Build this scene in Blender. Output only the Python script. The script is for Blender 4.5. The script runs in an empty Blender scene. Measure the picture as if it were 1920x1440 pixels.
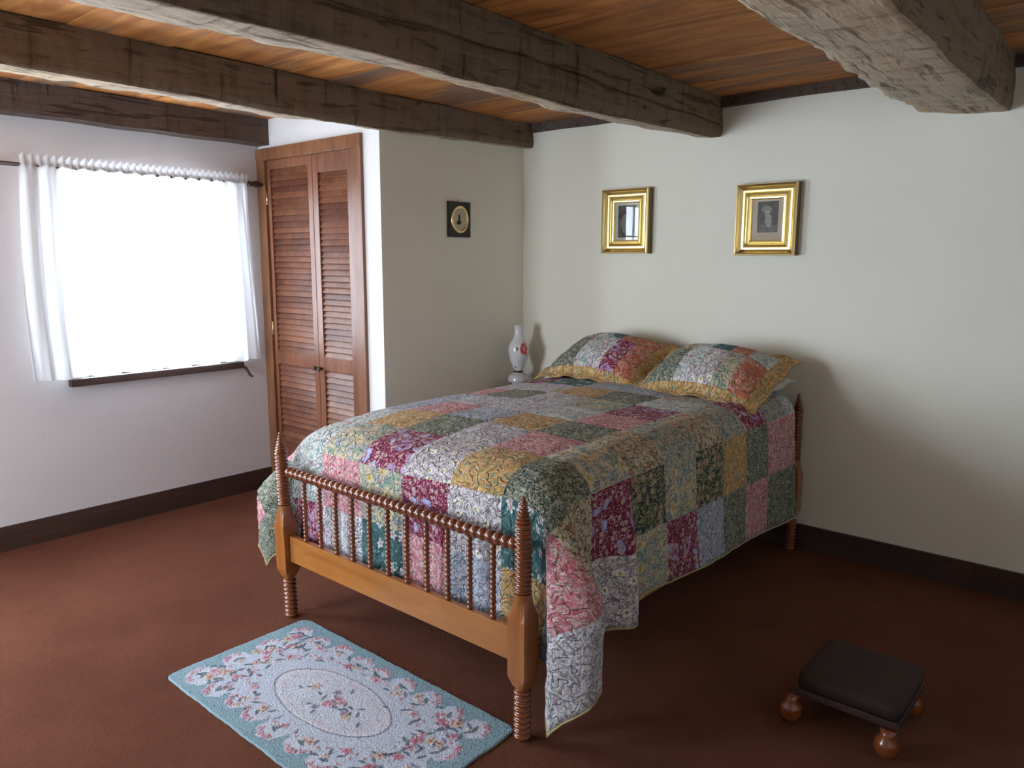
import bpy, bmesh, math, random
import numpy as np
from mathutils import Vector, Matrix, noise
random.seed(7)
S = bpy.context.scene
C = S.collection
PI = math.pi

# ------------------------------------------------------------------ camera
cam_d = bpy.data.cameras.new('camera')
cam = bpy.data.objects.new('camera', cam_d); C.objects.link(cam)
YAW, PITCH, ROLL, FPX = 0.7097, -0.1608, 0.0032, 1426.25
fw = Vector((-math.sin(YAW)*math.cos(PITCH), math.cos(YAW)*math.cos(PITCH), math.sin(PITCH)))
rt = Vector((math.cos(YAW), math.sin(YAW), 0)); up = rt.cross(fw)
r2 = rt*math.cos(ROLL)+up*math.sin(ROLL); u2 = -rt*math.sin(ROLL)+up*math.cos(ROLL)
cam.matrix_world = Matrix(((r2.x, u2.x, -fw.x, 3.5349), (r2.y, u2.y, -fw.y, -4.2327), (r2.z, u2.z, -fw.z, 1.6176), (0, 0, 0, 1)))
cam_d.sensor_fit = 'HORIZONTAL'; cam_d.sensor_width = 36.0
cam_d.lens = FPX/1920*36.0
cam_d.clip_start = 0.02
S.camera = cam

# ------------------------------------------------------------------ world, light, exposure
S.view_settings.view_transform = 'Standard'
try: S.view_settings.look = 'None'
except Exception: pass
S.view_settings.gamma = 1.0
S.view_settings.use_curve_mapping = False
S.view_settings.exposure = 0.34
W = bpy.data.worlds.new('overcast sky'); S.world = W; W.use_nodes = True
bg = W.node_tree.nodes['Background']
bg.inputs[0].default_value = (0.76, 0.87, 1.0, 1)
bg.inputs[1].default_value = 23.0
def portal(name, loc, rot, sx, sy):
    l = bpy.data.lights.new(name, 'AREA'); l.shape = 'RECTANGLE'; l.size = sx; l.size_y = sy
    l.cycles.is_portal = True
    o = bpy.data.objects.new(name, l); C.objects.link(o); o.location = loc; o.rotation_euler = rot
# room extents
XL, XR, YB, YF, ZC = -1.27, 4.30, 0.0, -5.30, 2.54
DC = 1.294                                   # closet depth
WIN = [('left', -2.55, -1.58, 0.93, 2.06), ('left', -4.35, -3.38, 0.80, 2.30), ('front', -0.70, 0.42, 0.50, 1.88)]
for k, (side, a0, a1, z0, z1) in enumerate(WIN):
    if side == 'left':
        portal('daylight_portal', (XL-.16, (a0+a1)/2, (z0+z1)/2), (0, -PI/2, 0), z1-z0, a1-a0)
    else:
        portal('daylight_portal', ((a0+a1)/2, YF-.16, (z0+z1)/2), (PI/2, 0, 0), a1-a0, z1-z0)

# ------------------------------------------------------------------ helpers
def tag(o, label=None, cat=None, group=None, kind=None):
    if label: o['label'] = label
    if cat: o['category'] = cat
    if group: o['group'] = group
    if kind: o['kind'] = kind
    return o
def empty(name, loc=(0, 0, 0), rz=0.0):
    o = bpy.data.objects.new(name, None); C.objects.link(o); o.location = loc; o.rotation_euler = (0, 0, rz)
    o.empty_display_size = .05
    return o
def mesh_obj(name, me, mats, parent=None, loc=(0, 0, 0), rot=(0, 0, 0)):
    o = bpy.data.objects.new(name, me); C.objects.link(o)
    if not isinstance(mats, (list, tuple)): mats = [mats]
    if len(me.materials) == 0:
        for m in mats: me.materials.append(m)
    o.location = loc; o.rotation_euler = rot
    if parent: o.parent = parent
    return o
def obj(name, bm, mats, parent=None, loc=(0, 0, 0), rot=(0, 0, 0), smooth=False):
    me = bpy.data.meshes.new(name)
    bmesh.ops.recalc_face_normals(bm, faces=bm.faces)
    bm.to_mesh(me); bm.free()
    if smooth:
        for p in me.polygons: p.use_smooth = True
    return mesh_obj(name, me, mats, parent, loc, rot)
def box(x0, x1, y0, y1, z0, z1, bev=0.0, bm=None, mat=0):
    own = bm is None
    if own: bm = bmesh.new()
    r = bmesh.ops.create_cube(bm, size=1.0)
    vs = r['verts']
    for v in vs:
        v.co = Vector(((x0+x1)/2+v.co.x*(x1-x0), (y0+y1)/2+v.co.y*(y1-y0), (z0+z1)/2+v.co.z*(z1-z0)))
    fs = set(f for v in vs for f in v.link_faces)
    for f in fs: f.material_index = mat
    if bev > 0:
        es = list(set(e for f in fs for e in f.edges))
        bmesh.ops.bevel(bm, geom=es, offset=bev, segments=2, affect='EDGES', profile=.7)
    return bm
def lathe(prof, seg=20, bm=None, M=None, cap=True):
    if bm is None: bm = bmesh.new()
    rings = []
    for r, z in prof:
        ring = []
        for k in range(seg):
            a = 2*PI*k/seg
            p = Vector((r*math.cos(a), r*math.sin(a), z))
            if M is not None: p = M @ p
            ring.append(bm.verts.new(p))
        rings.append(ring)
    for i in range(len(rings)-1):
        for k in range(seg):
            bm.faces.new((rings[i][k], rings[i][(k+1) % seg], rings[i+1][(k+1) % seg], rings[i+1][k]))
    if cap:
        bm.faces.new(rings[0][::-1]); bm.faces.new(rings[-1])
    return bm
def tube(pts, r, seg=8, bm=None):
    if bm is None: bm = bmesh.new()
    pts = [Vector(p) for p in pts]; rings = []
    prev = None
    for i, p in enumerate(pts):
        d = (pts[min(i+1, len(pts)-1)]-pts[max(i-1, 0)])
        d = d.normalized() if d.length > 1e-9 else Vector((0, 0, 1))
        n = d.orthogonal().normalized() if prev is None else (prev-d*prev.dot(d))
        n = n.normalized() if n.length > 1e-6 else d.orthogonal().normalized()
        prev = n; b = d.cross(n)
        rr = r[i] if isinstance(r, (list, tuple)) else r
        rings.append([bm.verts.new(p+n*rr*math.cos(2*PI*k/seg)+b*rr*math.sin(2*PI*k/seg)) for k in range(seg)])
    for i in range(len(rings)-1):
        for k in range(seg):
            bm.faces.new((rings[i][k], rings[i][(k+1) % seg], rings[i+1][(k+1) % seg], rings[i+1][k]))
    bm.faces.new(rings[0][::-1]); bm.faces.new(rings[-1])
    return bm
def sm01(x): x = min(1, max(0, x)); return x*x*(3-2*x)
def interp(x, xs, ys): return float(np.interp(x, xs, ys))

# ------------------------------------------------------------------ node helper
class N:
    def __init__(s, name):
        s.m = bpy.data.materials.new(name); s.m.use_nodes = True; s.t = s.m.node_tree
        s.p = s.t.nodes['Principled BSDF']; s.out = s.t.nodes['Material Output']
    def n(s, typ, **kw):
        nd = s.t.nodes.new('ShaderNode'+typ)
        for k, v in kw.items(): setattr(nd, k, v)
        return nd
    def put(s, sock, v):
        if hasattr(v, 'is_linked') or isinstance(v, bpy.types.NodeSocket): s.t.links.new(v, sock)
        elif isinstance(v, (tuple, list)) and len(v) == 3 and sock.type == 'RGBA': sock.default_value = (*v, 1)
        else: sock.default_value = v
    def math(s, op, a, b=0.0, c=0.0, clamp=False):
        nd = s.n('Math', operation=op); nd.use_clamp = clamp
        s.put(nd.inputs[0], a); s.put(nd.inputs[1], b); s.put(nd.inputs[2], c); return nd.outputs[0]
    def vmath(s, op, a, b=(0, 0, 0)):
        nd = s.n('VectorMath', operation=op); s.put(nd.inputs[0], a)
        s.put(nd.inputs[1], b); return nd.outputs[0]
    def mix(s, f, a, b, blend='MIX'):
        nd = s.n('Mix', data_type='RGBA', blend_type=blend); nd.clamp_factor = True
        s.put(nd.inputs[0], f); s.put(nd.inputs[6], a); s.put(nd.inputs[7], b); return nd.outputs[2]
    def coord(s, kind='Object', scale=(1, 1, 1), loc=(0, 0, 0), rot=(0, 0, 0)):
        tc = s.n('TexCoord'); mp = s.n('Mapping'); s.t.links.new(tc.outputs[kind], mp.inputs[0])
        mp.inputs['Scale'].default_value = scale; mp.inputs['Location'].default_value = loc; mp.inputs['Rotation'].default_value = rot
        return mp.outputs[0]
    def noise(s, vec, scale, detail=3, rough=.55, dist=0.0, dim='3D'):
        nd = s.n('TexNoise', noise_dimensions=dim); s.put(nd.inputs['Vector'], vec)
        nd.inputs['Scale'].default_value = scale; nd.inputs['Detail'].default_value = detail
        nd.inputs['Roughness'].default_value = rough; nd.inputs['Distortion'].default_value = dist
        return nd.outputs['Fac']
    def vor(s, vec, scale, dim='2D', rnd=1.0):
        v = s.vmath('MULTIPLY', vec, (scale, scale, scale))
        nd = s.n('TexVoronoi', voronoi_dimensions=dim); s.put(nd.inputs['Vector'], v)
        nd.inputs['Scale'].default_value = 1.0; nd.inputs['Randomness'].default_value = rnd
        return nd, v
    def ramp(s, f, pts):
        nd = s.n('ValToRGB'); s.put(nd.inputs[0], f); e = nd.color_ramp.elements
        while len(e) < len(pts): e.new(.5)
        for k, (pos, col) in enumerate(pts):
            e[k].position = pos; e[k].color = (*col, 1)
        return nd.outputs[0]
    def step(s, f, lo, hi):
        nd = s.n('MapRange'); nd.clamp = True; s.put(nd.inputs[0], f); nd.inputs[1].default_value = lo; nd.inputs[2].default_value = hi
        return nd.outputs[0]
    def bump(s, h, strength=.3, dist=.01):
        nd = s.n('Bump'); nd.inputs['Strength'].default_value = strength; nd.inputs['Distance'].default_value = dist
        s.put(nd.inputs['Height'], h); s.t.links.new(nd.outputs[0], s.p.inputs['Normal'])
    def base(s, c, rough=.6, spec=.5, metal=0.0):
        s.put(s.p.inputs['Base Color'], c); s.put(s.p.inputs['Roughness'], rough)
        s.p.inputs['Specular IOR Level'].default_value = spec; s.p.inputs['Metallic'].default_value = metal
        return s.m

def mat_plaster(name, c, var=.04):
    m = N(name); co = m.coord()
    n1 = m.noise(co, 1.3, 4); n2 = m.noise(co, 60, 4)
    col = m.mix(m.step(n1, .35, .65), tuple(v*(1-var) for v in c), c)
    m.bump(m.math('ADD', m.math('MULTIPLY', n2, .5), n1), .18, .01)
    return m.base(col, .85, .2)
def mat_wood(name, dark, light, axis='z', scale=1.0, rough=.4, spec=.5, bump=.15, coat=0.0, rnd=0.0):
    m = N(name)
    sc = {'x': (.12, 1, 1), 'y': (1, .12, 1), 'z': (1, 1, .12)}[axis]
    co = m.coord('Object', tuple(v*scale for v in sc))
    if rnd:
        oi = m.n('ObjectInfo'); cv = m.n('CombineXYZ')
        for k in range(3): m.put(cv.inputs[k], m.math('MULTIPLY', oi.outputs['Random'], 9.0+k*7))
        co = m.vmath('ADD', co, cv.outputs[0])
    n1 = m.noise(co, 14, 5, .6, 1.2); n2 = m.noise(co, 70, 4, .6, .3); n3 = m.noise(co, 3, 2)
    f = m.math('ADD', m.math('MULTIPLY', n1, .6), m.math('ADD', m.math('MULTIPLY', n2, .25), m.math('MULTIPLY', n3, .25)))
    if rnd: f = m.math('ADD', f, m.math('MULTIPLY', m.math('SUBTRACT', oi.outputs['Random'], .5), rnd))
    col = m.mix(m.step(f, .38, .72), dark, light)
    m.bump(n2, bump, .002)
    m.p.inputs['Coat Weight'].default_value = coat; m.p.inputs['Coat Roughness'].default_value = .18
    return m.base(col, rough, spec)
def mat_plain(name, c, rough=.6, spec=.4, metal=0.0):
    m = N(name); n = m.noise(m.coord(), 25, 3)
    return m.base(m.mix(n, tuple(v*.9 for v in c), tuple(min(1, v*1.08) for v in c)), rough, spec, metal)
def mat_attr(name, rough=.8, spec=.2, bump=None):
    m = N(name); a = m.n('Attribute', attribute_name='print')
    if bump: m.bump(m.noise(m.coord(), bump, 3), .5, .004)
    return m.base(a.outputs['Color'], rough, spec)

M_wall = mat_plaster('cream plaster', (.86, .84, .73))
M_wallside = mat_plaster('brightened cream plaster', (.91, .89, .78))  # same cream paint, lightened to stand in for missing side light
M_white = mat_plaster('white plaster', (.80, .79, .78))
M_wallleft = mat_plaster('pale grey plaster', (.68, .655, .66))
M_wallfar = mat_plaster('far wall plaster', (.90, .89, .84))
M_door = mat_wood('door pine', (.115, .038, .020), (.29, .115, .055), 'z', 1.0, .38, .5, .12, .25, .0)
M_slat = mat_wood('louvre slat pine', (.10, .034, .019), (.24, .092, .044), 'y', 1.0, .42, .4, .12, .15, .22)
M_casing = mat_wood('casing pine', (.13, .045, .02), (.30, .13, .055), 'z', 1.0, .4, .5, .12, .2)
M_maple = mat_wood('honey maple', (.27, .090, .018), (.46, .185, .042), 'x', .9, .28, .5, .05, .5)
M_spool = mat_wood('turned cherry', (.15, .036, .010), (.28, .078, .022), 'z', .8, .2, .5, .03, .6)
M_spoolrail = mat_wood('turned cherry rail', (.13, .032, .012), (.24, .066, .022), 'x', .8, .2, .5, .03, .6)
M_block = mat_wood('maple block', (.24, .075, .016), (.42, .155, .035), 'z', .8, .28, .5, .04, .5)
M_dark = mat_wood('dark stained trim', (.030, .016, .013), (.075, .038, .028), 'y', 1.0, .5)
M_gold = N('gilt'); M_gold.bump(M_gold.noise(M_gold.coord(), 40, 4), .15, .002); M_gold = M_gold.base((.88, .72, .36), .28, .5, 1.0)
M_giltside = mat_plain('dark gilt side', (.20, .155, .075), .5, .4, .4)  # darker gilt for the outer sides of the frames
M_brass = mat_plain('brass', (.75, .60, .35), .3, .5, 1.0)
M_black = mat_plain('black lacquer', (.012, .011, .010), .35)
M_sheet = mat_plain('grey white sheet', (.55, .53, .48), .9, .1)
M_metal = mat_plain('dark iron', (.05, .045, .05), .4, .5, .8)

def mat_beam(name, dark, light, contrast=1.0, grain='x'):
    m = N(name)
    co = m.coord('Object'); long_ = m.coord('Object', (1.0, .10, 1.0)); vert = m.coord('Object', (1.0, 5.0, .5))
    g = m.noise(long_, 26, 6, .62, .8); g2 = m.noise(co, 2.3, 4, .6); adz = m.noise(vert, 5, 5, .65, .2)
    fine = m.noise(long_, 120, 4, .7)
    f = m.math('ADD', m.math('MULTIPLY', g, .55), m.math('ADD', m.math('MULTIPLY', adz, .50), m.math('MULTIPLY', g2, .3)))
    col = m.mix(m.step(f, .40, .70), dark, light)
    cut = m.step(adz, .34, .42)
    col = m.mix(m.step(adz, .36, .28), col, tuple(v*.6 for v in dark))
    lines = m.step(m.noise(long_, 34, 3, .5, .5), .34, .42)
    col = m.mix(m.math('MULTIPLY', m.math('SUBTRACT', 1.0, lines), .6), col, tuple(v*.5 for v in dark))
    warm = m.step(m.noise(co, 1.1, 3), .45, .65)
    col = m.mix(m.math('MULTIPLY', warm, .5), col, m.mix(1.0, col, (1.0, .78, .52), 'MULTIPLY'))
    h = m.math('ADD', m.math('MULTIPLY', cut, .6), m.math('ADD', m.math('MULTIPLY', lines, .4), m.math('ADD', g, fine)))
    m.bump(h, .8, .012)
    return m.base(col, .85, .2)
M_beam = mat_beam('old hewn beam', (.080, .056, .038), (.25, .19, .132))
M_beampale = mat_beam('waney pale edge', (.13, .088, .056), (.56, .46, .34))
M_plate = mat_beam('wall plate timber', (.050, .036, .034), (.14, .11, .10))
def mat_ceiling():
    m = N('ceiling plank'); co = m.coord('Object', (.16, 1, 1)); oi = m.n('ObjectInfo'); cv = m.n('CombineXYZ')
    for k in range(3): m.put(cv.inputs[k], m.math('MULTIPLY', oi.outputs['Random'], 11.0+k*5))
    co = m.vmath('ADD', co, cv.outputs[0])
    n1 = m.noise(co, 5, 6, .62, 2.6); n2 = m.noise(co, 2.2, 4, .6, .6); n3 = m.noise(co, 60, 3)
    col = m.ramp(n1, [(.25, (.25, .088, .030)), (.48, (.52, .205, .058)), (.72, (.78, .37, .11))])
    col = m.mix(m.math('MULTIPLY', m.step(n2, .52, .64), .8), col, (.16, .125, .10))
    col = m.mix(m.math('MULTIPLY', oi.outputs['Random'], .35), col, (.16, .06, .025))
    m.bump(n3, .2, .003)
    return m.base(col, .7, .25)
M_ceil = mat_ceiling()
def mat_carpet():
    m = N('rust carpet'); co = m.coord()
    n1 = m.noise(co, 2.0, 4, .6); n2 = m.noise(co, 260, 2, .6); n3 = m.noise(co, 35, 3, .6)
    col = m.mix(m.step(n1, .3, .7), (.17, .064, .038), (.235, .092, .055))
    col = m.mix(m.math('MULTIPLY', n2, .5), col, (.06, .022, .015))
    m.bump(m.math('ADD', n2, n3), .8, .012)
    return m.base(col, 1.0, .05)
M_carpet = mat_carpet()
def mat_glass(name='window glass', tint=(1, 1, 1), refl=.08):
    m = N(name); g = m.n('BsdfGlossy'); g.inputs['Roughness'].default_value = 0.01
    t = m.n('BsdfTransparent'); t.inputs[0].default_value = (*tint, 1)
    lw = m.n('Fresnel'); lw.inputs[0].default_value = 1.5
    mx = m.n('MixShader'); gm = m.n('NewGeometry'); m.t.links.new(m.math('MULTIPLY', m.math('MAXIMUM', lw.outputs[0], refl), m.math('SUBTRACT', 1.0, gm.outputs['Backfacing'])), mx.inputs[0]); m.t.links.new(t.outputs[0], mx.inputs[1]); m.t.links.new(g.outputs[0], mx.inputs[2])
    m.t.links.new(mx.outputs[0], m.out.inputs[0]); return m.m
M_glass = mat_glass()
M_picglass = mat_glass('picture glass', (1, 1, 1), .045)
def mat_curtain():
    m = N('white voile'); d = m.n('BsdfDiffuse'); d.inputs[0].default_value = (.88, .88, .88, 1)
    t = m.n('BsdfTranslucent'); t.inputs[0].default_value = (.86, .88, .90, 1)
    mx = m.n('MixShader'); mx.inputs[0].default_value = .55
    m.t.links.new(d.outputs[0], mx.inputs[1]); m.t.links.new(t.outputs[0], mx.inputs[2]); m.t.links.new(mx.outputs[0], m.out.inputs[0])
    return m.m
M_curtain = mat_curtain()

# ------------------------------------------------------------------ printed cotton
def fabric(name, base, layers, rough=.9):
    m = N(name); tc = m.n('TexCoord'); uv = tc.outputs['UV']
    wob = m.n('TexNoise', noise_dimensions='2D'); m.put(wob.inputs['Vector'], uv); wob.inputs['Scale'].default_value = 60
    w = m.vmath('MULTIPLY', m.vmath('SUBTRACT', wob.outputs['Color'], (.5, .5, .5)), (.004, .004, 0))
    uvw = m.vmath('ADD', uv, w)
    col = base
    off = (sum(ord(ch) for ch in name) % 37)*1.37
    uvo = m.vmath('ADD', uvw, (off, off*.7, 0))
    for L in layers:
        k = L[0]
        if k == 'verm':        # squiggle lines
            _, sc, wd, c = L
            n = m.noise(uvo, sc, 1.0, .5, .8, '2D')
            f = m.math('SUBTRACT', 1.0, m.step(m.math('ABSOLUTE', m.math('SUBTRACT', n, .5)), wd, wd*1.8))
            col = m.mix(f, col, c)
        elif k == 'blob':
            _, sc, th, c = L
            n = m.noise(uvo, sc, 2.0, .6, .4, '2D')
            col = m.mix(m.step(n, th, th+.03), col, c)
        elif k == 'flow':      # scattered flowers: petals, centre
            _, sc, r, pet, prob, c, cc, npet = L
            v, vv = m.vor(uvo, sc)
            d = m.vmath('SUBTRACT', vv, v.outputs['Position'])
            sx = m.n('SeparateXYZ'); m.t.links.new(d, sx.inputs[0])
            ang = m.math('ARCTAN2', sx.outputs[1], sx.outputs[0])
            cs = m.n('SeparateXYZ'); m.t.links.new(v.outputs['Color'], cs.inputs[0])
            rr = m.math('MULTIPLY_ADD', m.math('COSINE', m.math('MULTIPLY_ADD', ang, float(npet), m.math('MULTIPLY', cs.outputs[1], 6.0))), pet*r, r)
            ins = m.math('LESS_THAN', v.outputs['Distance'], rr)
            sel = m.math('MULTIPLY', ins, m.math('LESS_THAN', cs.outputs[0], prob))
            col = m.mix(sel, col, c)
            if cc is not None:
                sel2 = m.math('MULTIPLY', m.math('LESS_THAN', v.outputs['Distance'], r*.38), m.math('LESS_THAN', cs.outputs[0], prob))
                col = m.mix(sel2, col, cc)
    # quilting: stitched meander channels, puffed between
    q, _ = m.vor(m.vmath('ADD', uv, w), 28.0)
    q.feature = 'SMOOTH_F1'
    st = m.noise(uv, 22, 1.0, .5, .6, '2D')
    chan = m.step(m.math('ABSOLUTE', m.math('SUBTRACT', st, .5)), 0.0, .07)
    wv = m.noise(uv, 900, 1.0)
    col = m.mix(m.math('MULTIPLY', m.math('SUBTRACT', 1.0, chan), .10), col, (.02, .02, .02))
    m.bump(m.math('ADD', m.math('MULTIPLY', chan, .8), m.math('ADD', m.math('MULTIPLY', wv, .08), m.math('MULTIPLY', q.outputs['Distance'], -.5))), .85, .009)
    col = m.mix(1.0, col, (.92, .92, .91), 'MULTIPLY')
    m.p.inputs['Sheen Weight'].default_value = .08
    return m.base(col, rough, .15)
cream = (.72, .68, .52); dkg = (.045, .095, .075)
F = {}
F['B'] = fabric('burgundy paisley', (.215, .014, .048), [('verm', 60, .022, (.40, .09, .17)), ('flow', 40, .34, .3, .38, (.66, .50, .46), (.50, .35, .12), 5), ('flow', 85, .30, .25, .34, (.64, .45, .50), None, 4), ('flow', 11, .34, .30, .34, (.46, .30, .52), (.22, .03, .08), 2), ('flow', 13, .22, .35, .30, (.42, .48, .80), (.62, .60, .80), 2), ('verm', 28, .012, (.62, .40, .50))])
F['G'] = fabric('dark green vermicelli', (.026, .058, .046), [('verm', 70, .034, (.46, .45, .34)), ('verm', 105, .018, (.36, .38, .29)), ('verm', 50, .010, (.60, .58, .46))])
F['O'] = fabric('ochre floral', (.56, .33, .10), [('blob', 45, .54, (.66, .36, .18)), ('verm', 70, .030, (.38, .24, .09)), ('flow', 36, .38, .3, .45, (.74, .44, .22), (.60, .22, .10), 5), ('flow', 46, .32, .35, .42, (.24, .29, .22), None, 3), ('flow', 95, .28, .2, .35, (.74, .62, .36), None, 4), ('verm', 44, .014, (.72, .56, .28))])
F['P'] = fabric('rose pink floral', (.60, .17, .22), [('blob', 50, .54, (.72, .32, .36)), ('flow', 52, .36, .3, .6, (.80, .62, .60), (.50, .10, .14), 5), ('flow', 80, .28, .3, .35, (.26, .34, .24), None, 3), ('verm', 80, .022, (.82, .64, .62)), ('verm', 50, .010, (.40, .08, .12))])
F['W'] = fabric('white daisy print', (.42, .36, .40), [('flow', 62, .46, .24, .95, (.86, .85, .84), (.50, .42, .44), 6), ('flow', 90, .40, .22, .6, (.84, .82, .82), None, 5), ('verm', 95, .026, (.25, .19, .24)), ('flow', 19, .30, .14, .62, (.90, .89, .85), (.58, .36, .06), 9)])
F['C'] = fabric('cream floral with teal leaves', (.74, .76, .72), [('blob', 30, .60, (.26, .42, .39)), ('flow', 44, .34, .3, .5, (.86, .80, .76), (.60, .28, .30), 5), ('flow', 70, .30, .35, .50, (.30, .46, .46), None, 3), ('flow', 13, .22, .3, .26, (.70, .48, .46), (.45, .05, .10), 4), ('verm', 90, .022, (.34, .38, .42))])
F['L'] = fabric('pale blue grey floral', (.44, .51, .60), [('blob', 36, .56, (.66, .68, .74)), ('flow', 52, .36, .3, .5, (.80, .78, .80), (.55, .33, .34), 5), ('flow', 76, .29, .35, .45, (.18, .28, .30), None, 3), ('verm', 80, .026, (.26, .28, .40)), ('flow', 16, .24, .3, .3, (.40, .50, .72), (.70, .60, .40), 5)])
F['V'] = fabric('white lilac vermicelli', (.82, .80, .82), [('verm', 88, .034, (.26, .23, .32)), ('verm', 60, .020, (.36, .42, .42)), ('flow', 66, .26, .3, .40, (.46, .34, .38), None, 4), ('flow', 22, .24, .2, .3, (.86, .86, .86), (.36, .30, .50), 6)])
F['T'] = fabric('teal leaf', (.07, .17, .18), [('blob', 34, .58, (.15, .28, .28)), ('verm', 60, .014, (.04, .09, .10)), ('flow', 20, .34, .35, .40, (.66, .68, .66), (.62, .36, .42), 5), ('flow', 48, .28, .3, .30, (.30, .44, .44), None, 4)])
F['Y'] = fabric('beige tulip print', (.56, .50, .34), [('blob', 18, .53, (.22, .36, .28)), ('flow', 34, .38, .3, .45, (.22, .27, .42), (.60, .55, .62), 4), ('flow', 46, .30, .35, .45, (.18, .29, .25), None, 3), ('flow', 11, .30, .22, .48, (.66, .58, .36), (.52, .34, .04), 3), ('flow', 60, .26, .3, .3, (.64, .34, .30), None, 4), ('verm', 75, .022, (.70, .64, .50))])
F['K'] = fabric('beige scroll print', (.24, .16, .08), [('verm', 56, .085, (.68, .60, .42)), ('flow', 20, .24, .3, .3, (.58, .18, .10), (.62, .42, .18), 4), ('blob', 18, .64, (.44, .46, .44)), ('verm', 80, .014, (.16, .14, .10))])
F['R'] = fabric('dark green with peach roses', (.028, .060, .052), [('blob', 18, .54, (.17, .18, .07)), ('flow', 26, .38, .3, .55, (.50, .30, .21), (.64, .47, .32), 5), ('flow', 54, .32, .3, .45, (.30, .28, .14), None, 3), ('flow', 80, .26, .3, .35, (.62, .56, .42), None, 4), ('verm', 70, .012, (.34, .36, .24))])
F['S'] = fabric('coral rose print', (.58, .19, .12), [('blob', 22, .54, (.66, .30, .22)), ('flow', 30, .36, .3, .5, (.74, .46, .38), (.45, .08, .06), 5), ('flow', 60, .28, .3, .3, (.22, .28, .16), None, 3)])
F['A'] = fabric('grey sage floral', (.46, .48, .42), [('blob', 24, .57, (.18, .26, .22)), ('flow', 32, .36, .3, .42, (.64, .44, .36), (.50, .22, .16), 5), ('flow', 62, .30, .35, .4, (.62, .61, .54), None, 4), ('verm', 75, .026, (.22, .24, .22))])
FK = list(F.keys()); FM = [F[k] for k in FK]
M_bind = mat_plain('ochre binding', (.42, .34, .18), .9, .1)
M_back = mat_plain('cream quilt backing', (.45, .38, .26), .95, .05)

# ------------------------------------------------------------------ the room
floor = obj('floor', box(XL-.2, XR+.2, YF-.2, YB+.2, -.10, 0.0), M_carpet); tag(floor, kind='structure')
def wall_with_holes(name, axis, pos0, pos1, u0, u1, holes, mat, z1=ZC+.1):
    # slab between pos0..pos1 on the given axis, spanning u0..u1 and z 0..z1, with rectangular holes
    bm = bmesh.new(); cuts = sorted(set([u0, u1]+[h[0] for h in holes]+[h[1] for h in holes]))
    for a, b in zip(cuts[:-1], cuts[1:]):
        hs = [h for h in holes if h[0] <= a+1e-6 and h[1] >= b-1e-6]
        segs = [(0, hs[0][2]), (hs[0][3], z1)] if hs else [(0, z1)]
        for z0_, z1_ in segs:
            if z1_-z0_ < 1e-6: continue
            if axis == 'x': box(pos0, pos1, a, b, z0_, z1_, bm=bm)
            else: box(a, b, pos0, pos1, z0_, z1_, bm=bm)
    bmesh.ops.remove_doubles(bm, verts=bm.verts, dist=1e-5)
    o = obj(name, bm, mat); tag(o, kind='structure'); return o
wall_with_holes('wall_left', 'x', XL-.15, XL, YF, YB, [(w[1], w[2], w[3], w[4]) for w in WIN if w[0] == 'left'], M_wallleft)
wall_with_holes('wall_front', 'y', YF-.15, YF, XL-.15, XR+.15, [(w[1], w[2], w[3], w[4]) for w in WIN if w[0] == 'front'], M_wallfar)
wall_with_holes('wall_back', 'y', YB, YB+.15, XL-.15, XR+.15, [], M_wall)
wall_with_holes('wall_right', 'x', XR, XR+.15, YF, YB, [], M_wallfar)
DX0, DX1, DZ = -1.175, -.235, 2.275          # door opening
wall_with_holes('wall_closet_front', 'y', -DC, -DC+.10, XL, -.10, [(DX0, DX1, 0, DZ)], M_white, ZC)
o = obj('wall_closet_side', box(-.10, 0.0, -DC, 0, 0, ZC), [M_wallside, M_white]); tag(o, kind='structure')
for p in o.data.polygons:
    if p.normal.y < -.5: p.material_index = 1
# ceiling: backing with planks running across the room
ceil = obj('ceiling', box(XL-.15, XR+.15, YF-.15, YB+.15, ZC+.03, ZC+.13), M_dark); tag(ceil, kind='structure')
y = YB+.02; k = 0
ws = [.43, .40, .46, .42, .38, .45, .43, .40, .47, .41, .44, .42, .45]
me0 = None
while y > YF:
    w = ws[k % len(ws)]
    b = box(XL-.1, XR+.1, y-w+.003, y-.003, ZC+(k % 3)*.003, ZC+.03)
    obj('plank', b, M_ceil, ceil); y -= w; k += 1
# baseboards
def baseboard(name, x0, x1, y0, y1):
    bm = box(x0, x1, y0, y1, 0, .115); box(x0 if x1-x0 > y1-y0 else x0, x1 if x1-x0 > y1-y0 else x1-(x1-x0)*.4, y0, y1, .115, .14, bm=bm)
    o = obj(name, bm, M_dark); tag(o, kind='structure'); return o
baseboard('baseboard_left', XL, XL+.018, YF, -DC)
baseboard('baseboard_back', 0.0, XR, -.018, 0)
baseboard('baseboard_right', XR-.018, XR, YF, -.018)
baseboard('baseboard_closet', 0.0, .018, -DC, -.018)

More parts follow.
